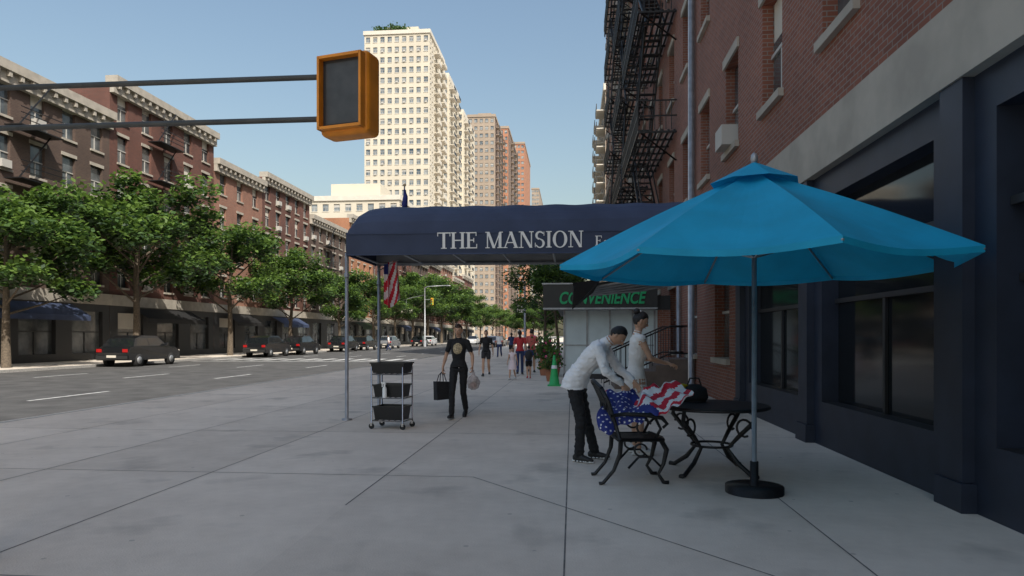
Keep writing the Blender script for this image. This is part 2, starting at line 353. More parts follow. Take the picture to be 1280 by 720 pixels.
# ------------------------------------------------------------------ right block
XF=3.4; Y0=-13
mb=MB()
facade(mb,(XF,Y0,0),(0,1,0),(-1,0,0),50,4.4,19.6,17,5,1.15,1.9,'brickA','glass','stone',rec=.2,ac=.12)
facade(mb,(XF,Y0,0),(0,1,0),(-1,0,0),27,.0,3.7,7,1,2.9,2.75,'diner','sglass','framed',rec=.22,sill=False,lintel=False,sillh=.6,frame='framed',blind=False)
facade(mb,(XF,14.0,0),(0,1,0),(-1,0,0),23,.0,3.7,6,1,1.5,2.1,'brickA','glass','stone',rec=.22,sillh=1.0)
mb.box(XF-.12,XF,Y0,37,3.7,4.4,'stone')
mb.box(XF,26,Y0,37,23.98,24.0,'framed')
mb.poly([(XF,Y0,0),(26,Y0,0),(26,Y0,24),(XF,Y0,24)],'brickA'); mb.poly([(26,Y0,0),(26,37,0),(26,37,24),(26,Y0,24)],'brickA')
mb.box(XF-.5,XF+.3,Y0,37,24.003,24.7,'stone')
mb.tube([(XF-.12,19.2,0),(XF-.12,19.2,23.5)],.09,'galv',8)
mb.tube([(XF-.1,21.6,0),(XF-.1,21.6,3.6)],.06,'galv',8)
for i in range(8):
    y=Y0+i*27/7; mb.box(XF-.1,XF,y-.18,y+.18,.253,3.697,'diner'); mb.box(XF-.13,XF-.001,y-.22,y+.22,0,.25,'diner')
for i in range(7):
    y=Y0+(i+.5)*27/7; mb.box(XF+.1,XF+.17,y-1.44,y+1.44,2.55,2.62,'framed')
bA=mb.make('brick_apartment_building')
mb=MB()
def fire_escape(y0,y1,zs):
    xo=XF-1.25
    for n,z in enumerate(zs):
        for i in range(7): mb.box(xo+i*.19,xo+i*.19+.07,y0,y1,z-.03,z+.02,'iron')
        for yy in [y0+i*.9 for i in range(int((y1-y0)/.9)+1)]: mb.box(xo,XF-.01,yy-.03,yy+.03,z-.09,z-.033,'iron')
        for h in (.45,.95): 
            mb.box(xo-.02,xo+.02,y0,y1,z+h,z+h+.045,'iron'); 
            for yy in (y0,y1): mb.box(xo+.021,XF,yy-.02,yy+.02,z+h,z+h+.04,'iron')
        k=int((y1-y0)/.16)
        for i in range(k+1): mb.box(xo-.012,xo+.012,y0+i*.16-.012,y0+i*.16+.012,z+.021,z+.949,'iron')
        for yy in (y0,y1):
            for i in range(1,7): mb.box(xo+i*.18-.012,xo+i*.18+.012,yy-.012,yy+.012,z+.021,z+.949,'iron')
            mb.tube([(xo+.1,yy,z-.1),(XF-.02,yy,z-1.0)],.03,'iron',5)
        if n<len(zs)-1:
            z2=zs[n+1]; a,b=(y0+.8,y1-1.2) if n%2==0 else (y1-.8,y0+1.2)
            for xx in (xo+.35,xo+.95):
                mb.tube([(xx,a,z),(xx,b,z2)],.045,'iron',5); mb.tube([(xx,a,z+.8),(xx,b,z2+.8)],.025,'iron',5)
            for i in range(1,12):
                t=i/12; yy=a+(b-a)*t; zz=z+(z2-z)*t; mb.box(xo+.36,xo+.94,yy-.1,yy+.1,zz-.015,zz+.015,'iron')
                if i%2: mb.tube([(xo+.35,yy,zz),(xo+.35,yy,zz+.8)],.014,'iron',4)
fire_escape(22.6,29.5,[4.3+3.92*i for i in range(6)])
fire_escape(31,36.5,[4.3+3.92*i for i in range(6)])
mb.make('fire_escape',parent=bA)
mb=MB()
facade(mb,(XF,37.02,0),(0,1,0),(-1,0,0),32,0,40,11,13,1.2,1.7,'brickB','glass','stone',rec=.2,ac=.3)
mb.poly([(XF,37.02,0),(26,37.02,0),(26,37.02,40),(XF,37.02,40)],'brickB'); mb.poly([(XF,69,0),(26,69,0),(26,69,40),(XF,69,40)],'brickB')
mb.box(XF-.4,26,37.02,69,40.003,41,'stone')
for z in range(3,39,6): mb.box(XF-.12,XF-.003,37.03,69,z*1.0+.1,z+.35,'stone')
bB=mb.make('brick_apartment_building')
mb=MB(); fire_escape(40,46,[6.1+3.08*i for i in range(11)]); mb.make('fire_escape',parent=bB)

# convenience store enclosure
mb=MB(); Y=24
mb.box(-.28,3.39,Y,Y+8,0,2.4,'pale')
for i,x in enumerate((-.27,.52,1.31,2.1,2.85)): mb.box(x-.03,x+.03,Y-.035,Y-.002,0.02,2.39,'galv')
mb.box(-.27,2.85,Y-.03,Y-.003,1.16,1.2,'galv'); mb.box(-.3,3.1,Y-.05,Y-.037,0,.18,'framed')
mb.box(2.95,3.39,Y-.06,Y-.003,0,2.4,'brickA')
mb.box(-.98,2.86,Y-.75,Y-.06,2.4,3.25,'signblk'); mb.box(-1.02,2.9,Y-.79,Y-.02,3.253,3.3,'galv')
mb.box(-.98,2.86,Y-.77,Y-.753,2.4,2.46,'galv')
mb.box(-.5,3.39,Y-.02,Y+8,2.41,2.9,'framed')
for i in range(16): mb.box(-.283,-.281,Y+.3,Y+7.7,.3+i*.12,.3+i*.12+.02,'galv')
st=mb.make('convenience_store')
def text(body,name,size,loc,k,ext=.02,shear=0,off=0,parent=None,rot=(math.pi/2,0,0),sx=1):
    c=bpy.data.curves.new(name,'FONT'); c.body=body; c.size=size; c.extrude=ext; c.shear=shear; c.offset=off; c.align_x='CENTER'
    c.materials.append(M[k]); o=bpy.data.objects.new(name,c); bpy.context.collection.objects.link(o); o.location=loc; o.rotation_euler=rot; o.scale=(sx,1,1)
    if parent: o.parent=parent
    return o
text('CONVENIENCE','sign_lettering',.56,(.98,Y-.79,2.60),'signg',shear=.25,off=.014,parent=st,sx=.74)

# ------------------------------------------------------------------ canopy
X0,X1,YA,YB=-3.98,3.38,11.85,13.65
mb=MB(); ZB,ZS,ZT=2.93,3.33,3.93
nx=60; prof=[]
for i in range(13):
    a=math.pi*i/12; prof.append((-math.cos(a),math.sin(a)))
YC=(YA+YB)/2; hw=(YB-YA)/2
rows=[]
for ix in range(nx+1):
    x=X0+(X1-X0)*ix/nx; e=min(1,(x-X0)/.45); e=math.sqrt(max(0,1-(1-e)**2)); sag=.02*math.sin(ix*math.pi/6)**2
    rows.append([(x,YC+hw*c*(1),ZS+(ZT-ZS-sag)*(s**.8)*(.25+.75*e)) for c,s in prof])
for ix in range(nx):
    for j in range(12): mb.raw([rows[ix][j],rows[ix+1][j],rows[ix+1][j+1],rows[ix][j+1]],[(0,1,2,3)],'navy',True)
mb.poly([rows[0][j] for j in range(13)],'navy')
mb.box(X0,X1,YA-.02,YA+.0,ZB,ZS,'navy2'); mb.box(X0,X1,YB,YB+.02,ZB+.0,ZS,'lining'); mb.box(X0-.02,X0-.001,YA-.02,YB+.02,ZB,ZS+.01,'navy2')
mb.box(X0,X1,YA-.032,YA-.021,ZS-.03,ZS,'navy'); mb.box(X0,X1,YA-.03,YA-.021,ZB,ZB+.025,'navy')
mb.box(X0+.01,X1,YA+.003,YB-.003,ZS-.02,ZS-.003,'under')
for i in range(9): 
    x=X0+.05+i*.9; mb.tube([(x,YA+.02,ZB+.05),(x,YB-.02,ZB+.05)],.02,'galv',6)
for yy in (YA+.04,YB-.04): mb.tube([(X0+.03,yy,ZB+.05),(X1,yy,ZB+.05)],.022,'galv',6)
can=mb.make('entrance_canopy')
mb=MB()
for yy,xx in ((YA+.02,X0-.02),(YB-.02,X0+.06)):
    mb.tube([(xx,yy,0),(xx,yy,ZB+.05)],.032,'galv',12); mb.tube([(xx,yy,.0),(xx,yy,.03)],.09,'galv',12); mb.tube([(xx,yy,2.55),(xx,yy,2.62)],.045,'galv',12)
mb.make('support_poles',parent=can)
def serif(parent):
    mb=MB(); cnt=[0]; y=YA-.034
    def pl(pts,ox,sc,oz):
        cnt[0]+=1; d=.0004*(cnt[0]%7)
        mb.poly([(ox+px*sc,y-d,oz+pz*sc) for px,pz in pts],'white')
    def R(x0,z0,x1,z1): return [(x0,z0),(x1,z0),(x1,z1),(x0,z1)]
    T,t,s=.17,.07,.055
    def stem(x,w=T): return [R(x-w/2,s,x+w/2,1-s),R(x-w/2-.09,0,x+w/2+.09,s),R(x-w/2-.09,1-s,x+w/2+.09,1)]
    def diag(xa,za,xb,zb,w): return [[(xa-w/2,za),(xa+w/2,za),(xb+w/2,zb),(xb-w/2,zb)]]
    def arc(cx,cz,rx,rz,a0,a1,wf,n=20):
        out=[]
        for i in range(n):
            q=[]
            for a in (a0+(a1-a0)*i/n,a0+(a1-a0)*(i+1)/n):
                w=wf(a); q.append(((cx+rx*math.cos(a),cz+rz*math.sin(a)),(cx+(rx-w)*math.cos(a),cz+(rz-w*.8)*math.sin(a))))
            out.append([q[0][0],q[1][0],q[1][1],q[0][1]])
        return out
    G={}
    G['T']=(.86,[R(.345,s,.515,1-t),R(.25,0,.61,s),R(.02,1-t,.84,1),R(.02,.76,.075,1-t),R(.785,.76,.84,1-t)])
    G['H']=(.98,stem(.21)+stem(.77)+[R(.295,.47,.685,.54)])
    G['E']=(.82,[R(.13,s,.30,1-t),R(.04,0,.74,t),R(.04,1-t,.70,1),R(.30,.47,.56,.54),R(.505,.37,.56,.47),R(.505,.54,.56,.64),R(.69,t,.745,.27),R(.65,.76,.705,1-t)])
    G['M']=(1.18,[R(.15,s,.22,1-s),R(.05,0,.32,s),R(.05,1-s,.27,1)]+diag(.59,0,.22,1,.17)+diag(.59,0,.96,1,.07)+[R(.87,s,1.04,1-s),R(.79,0,1.13,s),R(.95,1-s,1.13,1)])
    G['A']=(.96,diag(.13,s,.48,1,.07)+diag(.80,s,.47,1,.18)+[R(.22,.3,.69,.36),R(.02,0,.28,s),R(.64,0,.95,s)])
    G['N']=(1.02,[R(.17,s,.24,1-s),R(.06,0,.34,s),R(.05,1-s,.25,1)]+diag(.80,0,.24,1,.18)+[R(.79,.05,.86,1-s),R(.69,1-s,.96,1)])
    G['I']=(.46,stem(.23))
    G['O']=(.98,arc(.49,.5,.44,.52,0,2*math.pi,lambda a:.075+.11*abs(math.cos(a))**1.5,36))
    G['S']=(.72,arc(.35,.745,.27,.27,math.radians(25),math.radians(262),lambda a:.08+.07*max(0,math.sin((a-.4)/1.5)),18)+arc(.37,.262,.29,.28,math.radians(-158),math.radians(92),lambda a:.08+.07*max(0,math.cos(a)),18)+[[(.10,.66),(.26,.56),(.63,.36),(.50,.50),(.30,.60)][0:5],R(.585,.72,.63,.97),R(.06,.03,.105,.30)])
    G['s']=(.5,[[(a*.66,b*.66) for a,b in p] for p in G['S'][1]])
    G['t']=(.42,[R(.14,.06,.25,.85),R(.03,.58,.38,.64),R(.14,0,.38,.07)])
    G['.']=(.25,[R(.06,0,.18,.12)])
    def write(txt,x,z,sc,sp=.07):
        for ch in txt:
            if ch==' ': x+=.42*sc; continue
            w,ps=G[ch]
            for p in ps: pl(p,x,sc,z)
            x+=(w+sp)*sc
        return x
    def width(txt,sc,sp=.07): return sum((.42 if c==' ' else G[c][0]+sp)*sc for c in txt)
    sc=.285; W=2.56; sp=.07
    n=len([c for c in 'THE MANSION' if c!=' ']); base=width('THE MANSION',sc,0); sp=(W-base)/n/sc
    write('THE MANSION',-2.36,3.03,sc,sp)
    xx=.39; write('E',xx,3.055,.17,.03); write('st.',xx+.15,3.055,.14,.05)
    mb.make('lettering',parent=parent)
serif(can)
mb=MB(); mb.tube([(-3.2,YC,3.85),(-3.17,YC,4.35)],.014,'galv',6); mb.ell((-3.17,YC,4.37),(.03,.03,.03),'gold')
mb.tube([(-3.175,YC,4.3),(-3.15,YC-.01,4.15),(-3.17,YC,3.97),(-3.16,YC,3.9)],[.012,.045,.06,.02],'fblue',9); mb.make('furled_flag')
mb=MB(); nu,nv=26,20
def ff(u,v):
    a=u*math.pi*5; return V((-3.74+.30*u+.035*math.sin(a*.7)+.07*v*u, 13.35+.05*math.sin(a)*(.5+v), 2.93-.78*v-.10*math.sin(u*5)*v+.10*u*(1-v)))
for i in range(nu):
    for j in range(nv):
        u=i/nu;v=j/nv; s=(u*1.4+v*.9)*5
        k='fblue' if (u<.3 and v<.22) else ('fred' if int(s)%2==0 else 'fwhite')
        mb.raw([ff(u,v),ff(u+1/nu,v),ff(u+1/nu,v+1/nv),ff(u,v+1/nv)],[(0,1,2,3)],k,True)
mb.tube([(-3.92,13.5,2.8),(-3.42,13.3,3.02)],.012,'galv',6)
mb.make('hanging_american_flag')

# ------------------------------------------------------------------ black retractable awning + stoop
mb=MB()
for i in range(10):
    t0,t1=i/10,(i+1)/10
    def pt(t,y): return V((XF-.05-(3.3)*t,y,3.22-.64*t-.1*math.sin(math.pi*t)))
    mb.raw([pt(t0,14.6),pt(t1,14.6),pt(t1,17.4),pt(t0,17.4)],[(0,1,2,3)],'fabblk',True)
for i,yy in enumerate((14.7,15.3,15.9,16.5,17.1)): 
    mb.tube([(XF-.05,yy,3.00-.02*i),(1.6,yy,2.74-.03*i),(.12,yy,2.50)],.04,'galv',6)
mb.raw([(.05,14.6,2.63),(.05,17.4,2.63),(.02,17.4,2.32),(.02,16.4,2.38),(.02,15.6,2.2),(.0,14.9,2.26),(.02,14.6,2.1)],[(0,1,2,3,4,5,6)],'fabblk')
mb.raw([(.05,14.59,2.63),(.62,14.59,2.72),(.45,14.57,2.42),(.2,14.55,2.22),(.0,14.59,2.06)],[(0,1,2,3,4)],'fabblk')
mb.tube([(.05,14.6,2.6),(.05,17.4,2.6)],.04,'fabblk',8)
mb.make('retractable_awning')
mb=MB()
for i in range(5): mb.box(1.2+i*.38,XF-.003,19.4+.003*i,21.2,i*.17,(i+1)*.17,'stoop')
for yy in (19.45,21.15):
    for h in (.95,.18): mb.tube([(.9,yy,h),(2.75,yy,h+.83),(3.38,yy,h+.83)],.025,'iron',6)
    for i in range(17):
        x=.9+i*.15; z=min(.83,max(0,(x-.9)*.449)); mb.tube([(x,yy,z+.05),(x,yy,z+.95)],.011,'iron',5)
mb.make('entrance_stoop')

# ------------------------------------------------------------------ umbrella
UX,UY=1.74,6.72
mb=MB(); R=1.86; n=8; apex=V((UX,UY,3.08)); rim=[]; A0=math.pi+.06
for i in range(n):
    a=2*math.pi*i/n+A0; rim.append(V((UX+R*math.cos(a),UY+R*math.sin(a),2.19)))
for i in range(n):
    a,b=rim[i],rim[(i+1)%n]; K=8
    def sp(s,t):
        p=apex.lerp(a.lerp(b,t),s); c=math.sin(math.pi*t)
        return p+V((0,0,-.05*c*s+.05*math.sin(math.pi*s)*(1-c)*.6)) + (V((UX,UY,p.z))-p)*(.05*c*s)
    for q in range(K):
        for w in range(K): mb.raw([sp(q/K,w/K),sp((q+1)/K,w/K),sp((q+1)/K,(w+1)/K),sp(q/K,(w+1)/K)],[(0,1,2,3)],'blue',True)
    for w in range(K):
        p,q2=sp(1,w/K),sp(1,(w+1)/K); mb.poly([p,q2,q2-V((0,0,.05)),p-V((0,0,.05))],'blue')
    mb.tube([apex-V((0,0,.06)),a-V((0,0,.03))],.012,'galv',5)
    mb.tube([V((UX,UY,2.25)),apex.lerp(a,.55)-V((0,0,.05))],.01,'galv',5)
for i in range(n):
    a=2*math.pi*i/n+A0;b=2*math.pi*(i+1)/n+A0
    mb.poly([(UX,UY,3.17),(UX+.42*math.cos(a),UY+.42*math.sin(a),2.96),(UX+.42*math.cos(b),UY+.42*math.sin(b),2.96)],'blue')
mb.ell((UX,UY,3.2),(.035,.035,.06),'galv')
mb.tube([(UX,UY,.06),(UX,UY,3.14)],.024,'galv',12); mb.tube([(UX,UY,0),(UX,UY,.07)],.27,'iron',20); mb.tube([(UX,UY,.07),(UX,UY,.3)],.04,'iron',12)
mb.make('patio_umbrella')
# ------------------------------------------------------------------ table and chairs (cast iron)
def arcpts(c,r,a0,a1,n,ax=V((1,0,0)),az=V((0,0,1))): return [V(c)+ax*r*math.cos(a0+(a1-a0)*i/n)+az*r*math.sin(a0+(a1-a0)*i/n) for i in range(n+1)]
mb=MB()
mb.tube([(0,0,.72),(0,0,.745)],.6,'iron',36,sm=False)
for r in (.6,): mb.tube([(r*math.cos(a*math.pi/18),r*math.sin(a*math.pi/18),.725) for a in range(37)],.018,'iron',6)
for i in range(4):
    a=math.pi/4+i*math.pi/2; d=V((math.cos(a),math.sin(a),0))
    mb.tube([d*.5+V((0,0,.71)),d*.52+V((0,0,.6)),d*.33+V((0,0,.42)),d*.2+V((0,0,.28)),d*.33+V((0,0,.13)),d*.5+V((0,0,.02)),d*.56+V((0,0,.015))],[.02,.026,.024,.02,.026,.024,.03],'iron',8)
    mb.tube(arcpts(d*.4+V((0,0,.52)),.09,0,5.2,12,d),.013,'iron',6)
mb.tube([(.22*math.cos(a*math.pi/12),.22*math.sin(a*math.pi/12),.3) for a in range(25)],.014,'iron',6)
mb.make('patio_table',loc=(1.54,7.72,0))
def chair():
    mb=MB()
    for i in range(9): y=-.21+i*.0525; mb.box(-.2,.23,y-.016,y+.016,.43,.448,'iron')
    for i in range(5): x=-.19+i*.1; mb.box(x-.012,x+.012,-.215,.215,.415,.428,'iron')
    mb.tube([(-.21,-.22,.44),(.22,-.23,.44),(.26,0,.43),(.22,.23,.44),(-.21,.22,.44),(-.21,-.22,.44)],.018,'iron',8)
    for s in (-1,1):
        y=.22*s
        mb.tube([(-.2,y,.44),(-.25,y,.62),(-.31,y,.82),(-.37,y*.85,.95)],[.02,.018,.018,.02],'iron',8)
        mb.tube([(.2,y,.43),(.25,y,.34),(.22,y,.2),(.17,y,.1),(.22,y,.02),(.27,y,.015)],[.024,.026,.02,.016,.02,.022],'iron',8)
        mb.tube([(-.19,y,.43),(-.2,y,.3),(-.26,y,.14),(-.36,y,.02),(-.4,y,.012)],[.024,.022,.018,.018,.02],'iron',8)
        mb.tube([(-.12,y,.16),(-.02,y,.27),(.1,y,.27),(.2,y,.17)],.012,'iron',6)
        mb.tube(arcpts((.0,y,.34),.06,0,5.5,12),.011,'iron',6)
        mb.tube([(-.29,y,.68),(-.15,y*1.08,.70),(.05,y*1.12,.69),(.2,y*1.1,.66),(.25,y*1.08,.6),(.21,y*1.05,.56)],[.018,.02,.022,.022,.018,.014],'iron',8)
        mb.tube([(.14,y*1.08,.65),(.19,y*1.05,.55),(.14,y,.45)],.015,'iron',8)
        mb.tube(arcpts((.03,y*1.05,.57),.07,.4,5.6,14),.011,'iron',6)
    mb.tube([(-.37,-.187,.95),(-.41,-.1,1.0),(-.42,0,1.02),(-.41,.1,1.0),(-.37,.187,.95)],.02,'iron',8)
    mb.tube([(-.24,-.22,.56),(-.24,.22,.56)],.014,'iron',6)
    for i in range(7):
        y=-.15+i*.05; mb.tube([(-.24,y,.56),(-.31,y*.9,.78),(-.40,y*.8,.985)],.01,'iron',6)
    for yy in (-.09,.09): mb.tube([(-.32+.0*a,yy+.05*math.cos(a),.79+.06*math.sin(a)) for a in [k*math.pi/6 for k in range(13)]],.01,'iron',6)
    return mb.mesh('patio_chair')
cm=chair()
inst('patio_chair',cm,(.66,7.22,0),math.radians(8),(1.06,1.06,1.02))
# ------------------------------------------------------------------ draped American flag
mb=MB(); nu,nv=60,44
def fl(u,v):
    x=.34+.88*u
    w=.030*math.sin(u*23+v*3)+.022*math.sin(u*41-v*7+1)+.02*noise.noise(V((u*9,v*6,1)))
    if v<.35: t=v/.35; y=7.62-.22*t; z=.86+.12*u+.05*math.sin(t*math.pi)-.05*t
    else: t=(v-.35)/.65; y=7.40-.40*math.sin(t*1.4)-.05; z=.81+.12*u-(.27-.2*u)*t**1.2
    z-= .10*math.exp(-((u-.42)/.09)**2)*(1-.3*v) + .04*math.sin(u*11)*v
    return V((x-.05*v+.05*math.sin(v*6+u*4), y+w*1.1, z+w*.6))
for i in range(nu):
    for j in range(nv):
        u=i/nu;v=j/nv
        s=(v*.8+u*.55)*9.5
        k='fblue' if (u+.10*math.sin(v*5))<.50 and v>.12 else ('fred' if int(s)%2==0 else 'fwhite')
        mb.raw([fl(u,v),fl(u+1/nu,v),fl(u+1/nu,v+1/nv),fl(u,v+1/nv)],[(0,1,2,3)],k,True)
for a in range(10):
    for b in range(9):
        u=.025+a*.045+(b%2)*.022; v=.16+b*.098
        if (u+.10*math.sin(v*5))>.47: continue
        p=fl(u,v); du=(fl(u+.01,v)-p).normalized(); dv=(fl(u,v+.01)-p); n=du.cross(dv).normalized()
        if n.y>0: n=-n
        dv=n.cross(du).normalized(); r=.017
        for sg in (1,-1):
            pts=[p+n*.004*sg+du*math.cos(k*math.pi/5)*r*(1 if k%2==0 else .42)+dv*math.sin(k*math.pi/5)*r*(1 if k%2==0 else .42) for k in range(10)]
            mb.poly(pts,'fwhite')
mb.make('american_flag')
# ------------------------------------------------------------------ bus cart
mb=MB(); w,d=.27,.2
for x in (-w,w):
    for y in (-d,d):
        mb.tube([(x,y,.09),(x,y,1.0)],.013,'chrome',8); mb.tube([(x,y-.012,.045),(x,y+.012,.045)],.045,'rubber',14); mb.box(x-.02,x+.02,y-.02,y+.02,.05,.1,'chrome')
for z in (.13,.5,.88):
    for y in (-d,d): mb.tube([(-w,y,z),(w,y,z)],.011,'chrome',6)
    for x in (-w,w): mb.tube([(x,-d,z),(x,d,z)],.011,'chrome',6)
    for i in range(5): mb.tube([(-w+.1*i+.06,-d,z),(-w+.1*i+.06,d,z)],.005,'chrome',5)
def tub(mb,z,h,w,d,k):
    o=[(-w,-d),(w,-d),(w,d),(-w,d)]; i_=.88
    vb=[V((a*i_,b*i_,z)) for a,b in o]; vt=[V((a,b,z+h)) for a,b in o]; vi=[V((a*.94,b*.94,z+h)) for a,b in o]; vj=[V((a*.84,b*.84,z+.02)) for a,b in o]
    for q in range(4):
        r=(q+1)%4; mb.poly([vb[q],vb[r],vt[r],vt[q]],k); mb.poly([vt[q],vt[r],vi[r],vi[q]],k); mb.poly([vi[q],vi[r],vj[r],vj[q]],k)
    mb.poly(vb,k); mb.poly(vj,k)
    for s in (-1,1): mb.box(-w-.012,w+.012,s*d-.008,s*d+.008,z+h-.02,z+h+.004,k)
tub(mb,.9,.17,.29,.2,'blackp'); tub(mb,.515,.2,.255,.185,'blackp'); tub(mb,.145,.22,.255,.185,'blackp')
mb.make('bussing_cart',loc=(-2.93,10.95,0),rz=math.radians(-9))
mb=MB(); mb.tube([(0,0,0),(0,0,.15),(0,0,.18),(0,0,.22)],[.035,.035,.016,.014],'white',12); mb.box(-.05,.02,-.015,.015,.22,.25,'white'); mb.box(-.045,-.03,-.008,.008,.17,.22,'white'); mb.box(-.01,.01,.01,.06,.20,.225,'white')
mb.make('spray_bottle',loc=(-2.99,10.715,.512))

# ------------------------------------------------------------------ pedestrian signal on a mast arm
mb=MB()
bm=bmesh.new(); bmesh.ops.create_cube(bm,size=1)
for v in bm.verts: v.co.x*=.34; v.co.y*=.16; v.co.z*=.50
bmesh.ops.bevel(bm,geom=bm.edges[:],offset=.035,segments=4,affect='EDGES',profile=.5)
mb.raw([v.co.copy() for v in bm.verts],[tuple(v.index for v in f.verts) for f in bm.faces],'orange',False); bm.free()
mb.box(-.135,.135,-.086,-.0815,-.205,.205,'framed'); mb.box(-.115,.115,-.089,-.0865,-.185,.185,'dgrey')
for (a,b,c,d) in ((-.145,.145,.205,.222),(-.145,.145,-.222,-.205)): mb.box(a,b,-.13,-.081,c,d,'orange')
for x in (-.152,.137): mb.box(x,x+.015,-.13,-.081,-.222,.222,'orange')
ax=V((-.970,-.242,0))
for z in (.13,-.13):
    mb.tube([ax*.15+V((0,0,z)),ax*.3+V((0,0,z)),ax*2.6+V((0,0,z))],.018,'dpole',8)
pb=ax*2.6
mb.tube([pb+V((0,0,-2.97)),pb+V((0,0,1.5))],.05,'dpole',14); mb.tube([pb+V((0,0,-2.97)),pb+V((0,0,-2.75))],.11,'dpole',14)
mb.make('pedestrian_signal',loc=(-1.36,4.1,2.97),rz=math.radians(-14))

# ------------------------------------------------------------------ far street furniture
mb=MB(); x,y=-21.8,100
mb.tube([(x,y,-.1),(x,y,8.6),(x+.4,y,8.85),(x+3.2,y,9.0)],[.13,.08,.06,.05],'galv',8); mb.ell((x+3.5,y,8.95),(.45,.2,.1),'galv')
mb.tube([(x,y,7.6),(x-2.4,y,7.1),(x-5.6,y,6.1)],.06,'galv',6); mb.box(x-3.6,x-1.9,y-.05,y,4.9,5.6,'cream2'); mb.tube([(x-2.8,y,5.6),(x-2.8,y,7.0)],.03,'galv',5)
mb.tube([(x,y,-.1),(x,y,.8)],.22,'galv',10); mb.make('street_lamp')
def signal(name,x,y,z,h=1.05):
    mb=MB(); mb.box(x-.18,x+.18,y-.15,y+.15,z,z+h,'yellow')
    for i,k in enumerate(('signg','dgrey','redsig')):
        mb.tube([(x,y-.16,z+.18+i*.34),(x,y-.30,z+.18+i*.34)],.12,'framed',12); mb.tube([(x,y-.31,z+.18+i*.34),(x,y-.315,z+.18+i*.34)],.1,k,12)
    return mb
mb=signal('',-20.7,100,6.1); mb.tube([(-21.8,100,6.9),(-20.85,100,6.9)],.04,'galv',6); mb.make('traffic_light')
mb=signal('',-4.55,61,5.3); mb.tube([(-4.2,61,0),(-4.2,61,6.4)],.09,'galv',8); mb.tube([(-4.2,61,6.3),(-4.55,61,6.36)],.04,'galv',6); mb.box(-4.9,-4.3,60.9,60.93,3.6,4.3,'cream2'); mb.make('traffic_light')
mb=MB(); mb.box(-.2,.2,-.2,.2,0,.04,'green'); mb.tube([(0,0,.04),(0,0,.35),(0,0,.55),(0,0,.92)],[.16,.115,.085,.03],'green',18); mb.tube([(0,0,.52),(0,0,.62)],[.093,.078],'white',18)
mb.make('traffic_cone',loc=(-.53,20.6,0))
def planter(x,y,s=1):
    mb=MB(); mb.tube([(0,0,0),(0,0,.4*s),(0,0,.45*s)],[.17*s,.24*s,.26*s],'terra',16)
    for i in range(420):
        p=V((random.gauss(0,.2),random.gauss(0,.2),.55+abs(random.gauss(0,.28))))*s; n=V((random.gauss(0,1),random.gauss(0,1),random.gauss(0,1))).normalized(); a=n.orthogonal().normalized()*.055*s; b=n.cross(a)
        mb.poly([p-a,p-b,p+a,p+b],random.choice(['leafB','leafB','leafA','leafC','flower'] if i%3==0 else ['leafB','leafA']))
    mb.make('flower_planter',loc=(x,y,0))
planter(-1.0,26,1.15); planter(-.62,25.1,.8); planter(-1.1,30,1.3); planter(-.7,22.6,.75)

# ------------------------------------------------------------------ trees
def tree_mesh(H,rad,seed,nleaf,ls,trunk=.18,low=.35):
    rnd=random.Random(seed); mb=MB(); tr=[V((0,0,0)),V((rnd.uniform(-.1,.1),rnd.uniform(-.1,.1),H*.2)),V((rnd.uniform(-.2,.2),rnd.uniform(-.2,.2),H*.45)),V((rnd.uniform(-.3,.3),rnd.uniform(-.3,.3),H*.8))]
    mb.tube(tr,[trunk*1.25,trunk,trunk*.75,trunk*.25],'bark',9); cl=[]
    nb=17
    for i in range(nb):
        a=i*2.4+rnd.random(); z0=H*(low-.08+.42*i/nb); base=V((0,0,z0)); t=i/nb
        L=rad*(.95-.35*abs(t-.35))*rnd.uniform(.75,1.1); e=V((math.cos(a)*L,math.sin(a)*L,z0+H*rnd.uniform(.12,.28)))
        m=base.lerp(e,.5)+V((0,0,-.1)); mb.tube([base,m,e],[trunk*.4,trunk*.25,trunk*.08],'bark',5)
        cl.append((e,rad*rnd.uniform(.25,.4))); cl.append((m.lerp(e,.4)+V((rnd.uniform(-.5,.5),rnd.uniform(-.5,.5),rnd.uniform(0,.8))),rad*rnd.uniform(.2,.36)))
    for i in range(7): cl.append((V((rnd.gauss(0,rad*.3),rnd.gauss(0,rad*.3),H*rnd.uniform(.75,.93))),rad*rnd.uniform(.2,.34)))
    for i in range(nleaf):
        c,r=cl[rnd.randrange(len(cl))]; d=V((rnd.gauss(0,1),rnd.gauss(0,1),rnd.gauss(0,.8))).normalized()*r*rnd.random()**.45; d.z*=.75
        p=c+d; n=(V((rnd.gauss(0,.6),rnd.gauss(0,.6),1))).normalized(); a=n.orthogonal(); a.rotate(Matrix.Rotation(rnd.random()*6.28,3,n)); s=ls*rnd.uniform(.6,1.3); a=a.normalized()*s; b=n.cross(a)*.6
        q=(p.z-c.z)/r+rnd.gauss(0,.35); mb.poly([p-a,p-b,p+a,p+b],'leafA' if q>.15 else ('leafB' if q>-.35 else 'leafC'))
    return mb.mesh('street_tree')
tA=tree_mesh(10,3.7,1,12000,.16); tB=tree_mesh(11,4.0,2,12000,.17); tD=tree_mesh(10.5,3.8,9,12000,.16,low=.38); tC=tree_mesh(6.0,1.9,5,7000,.09,.09,.45)
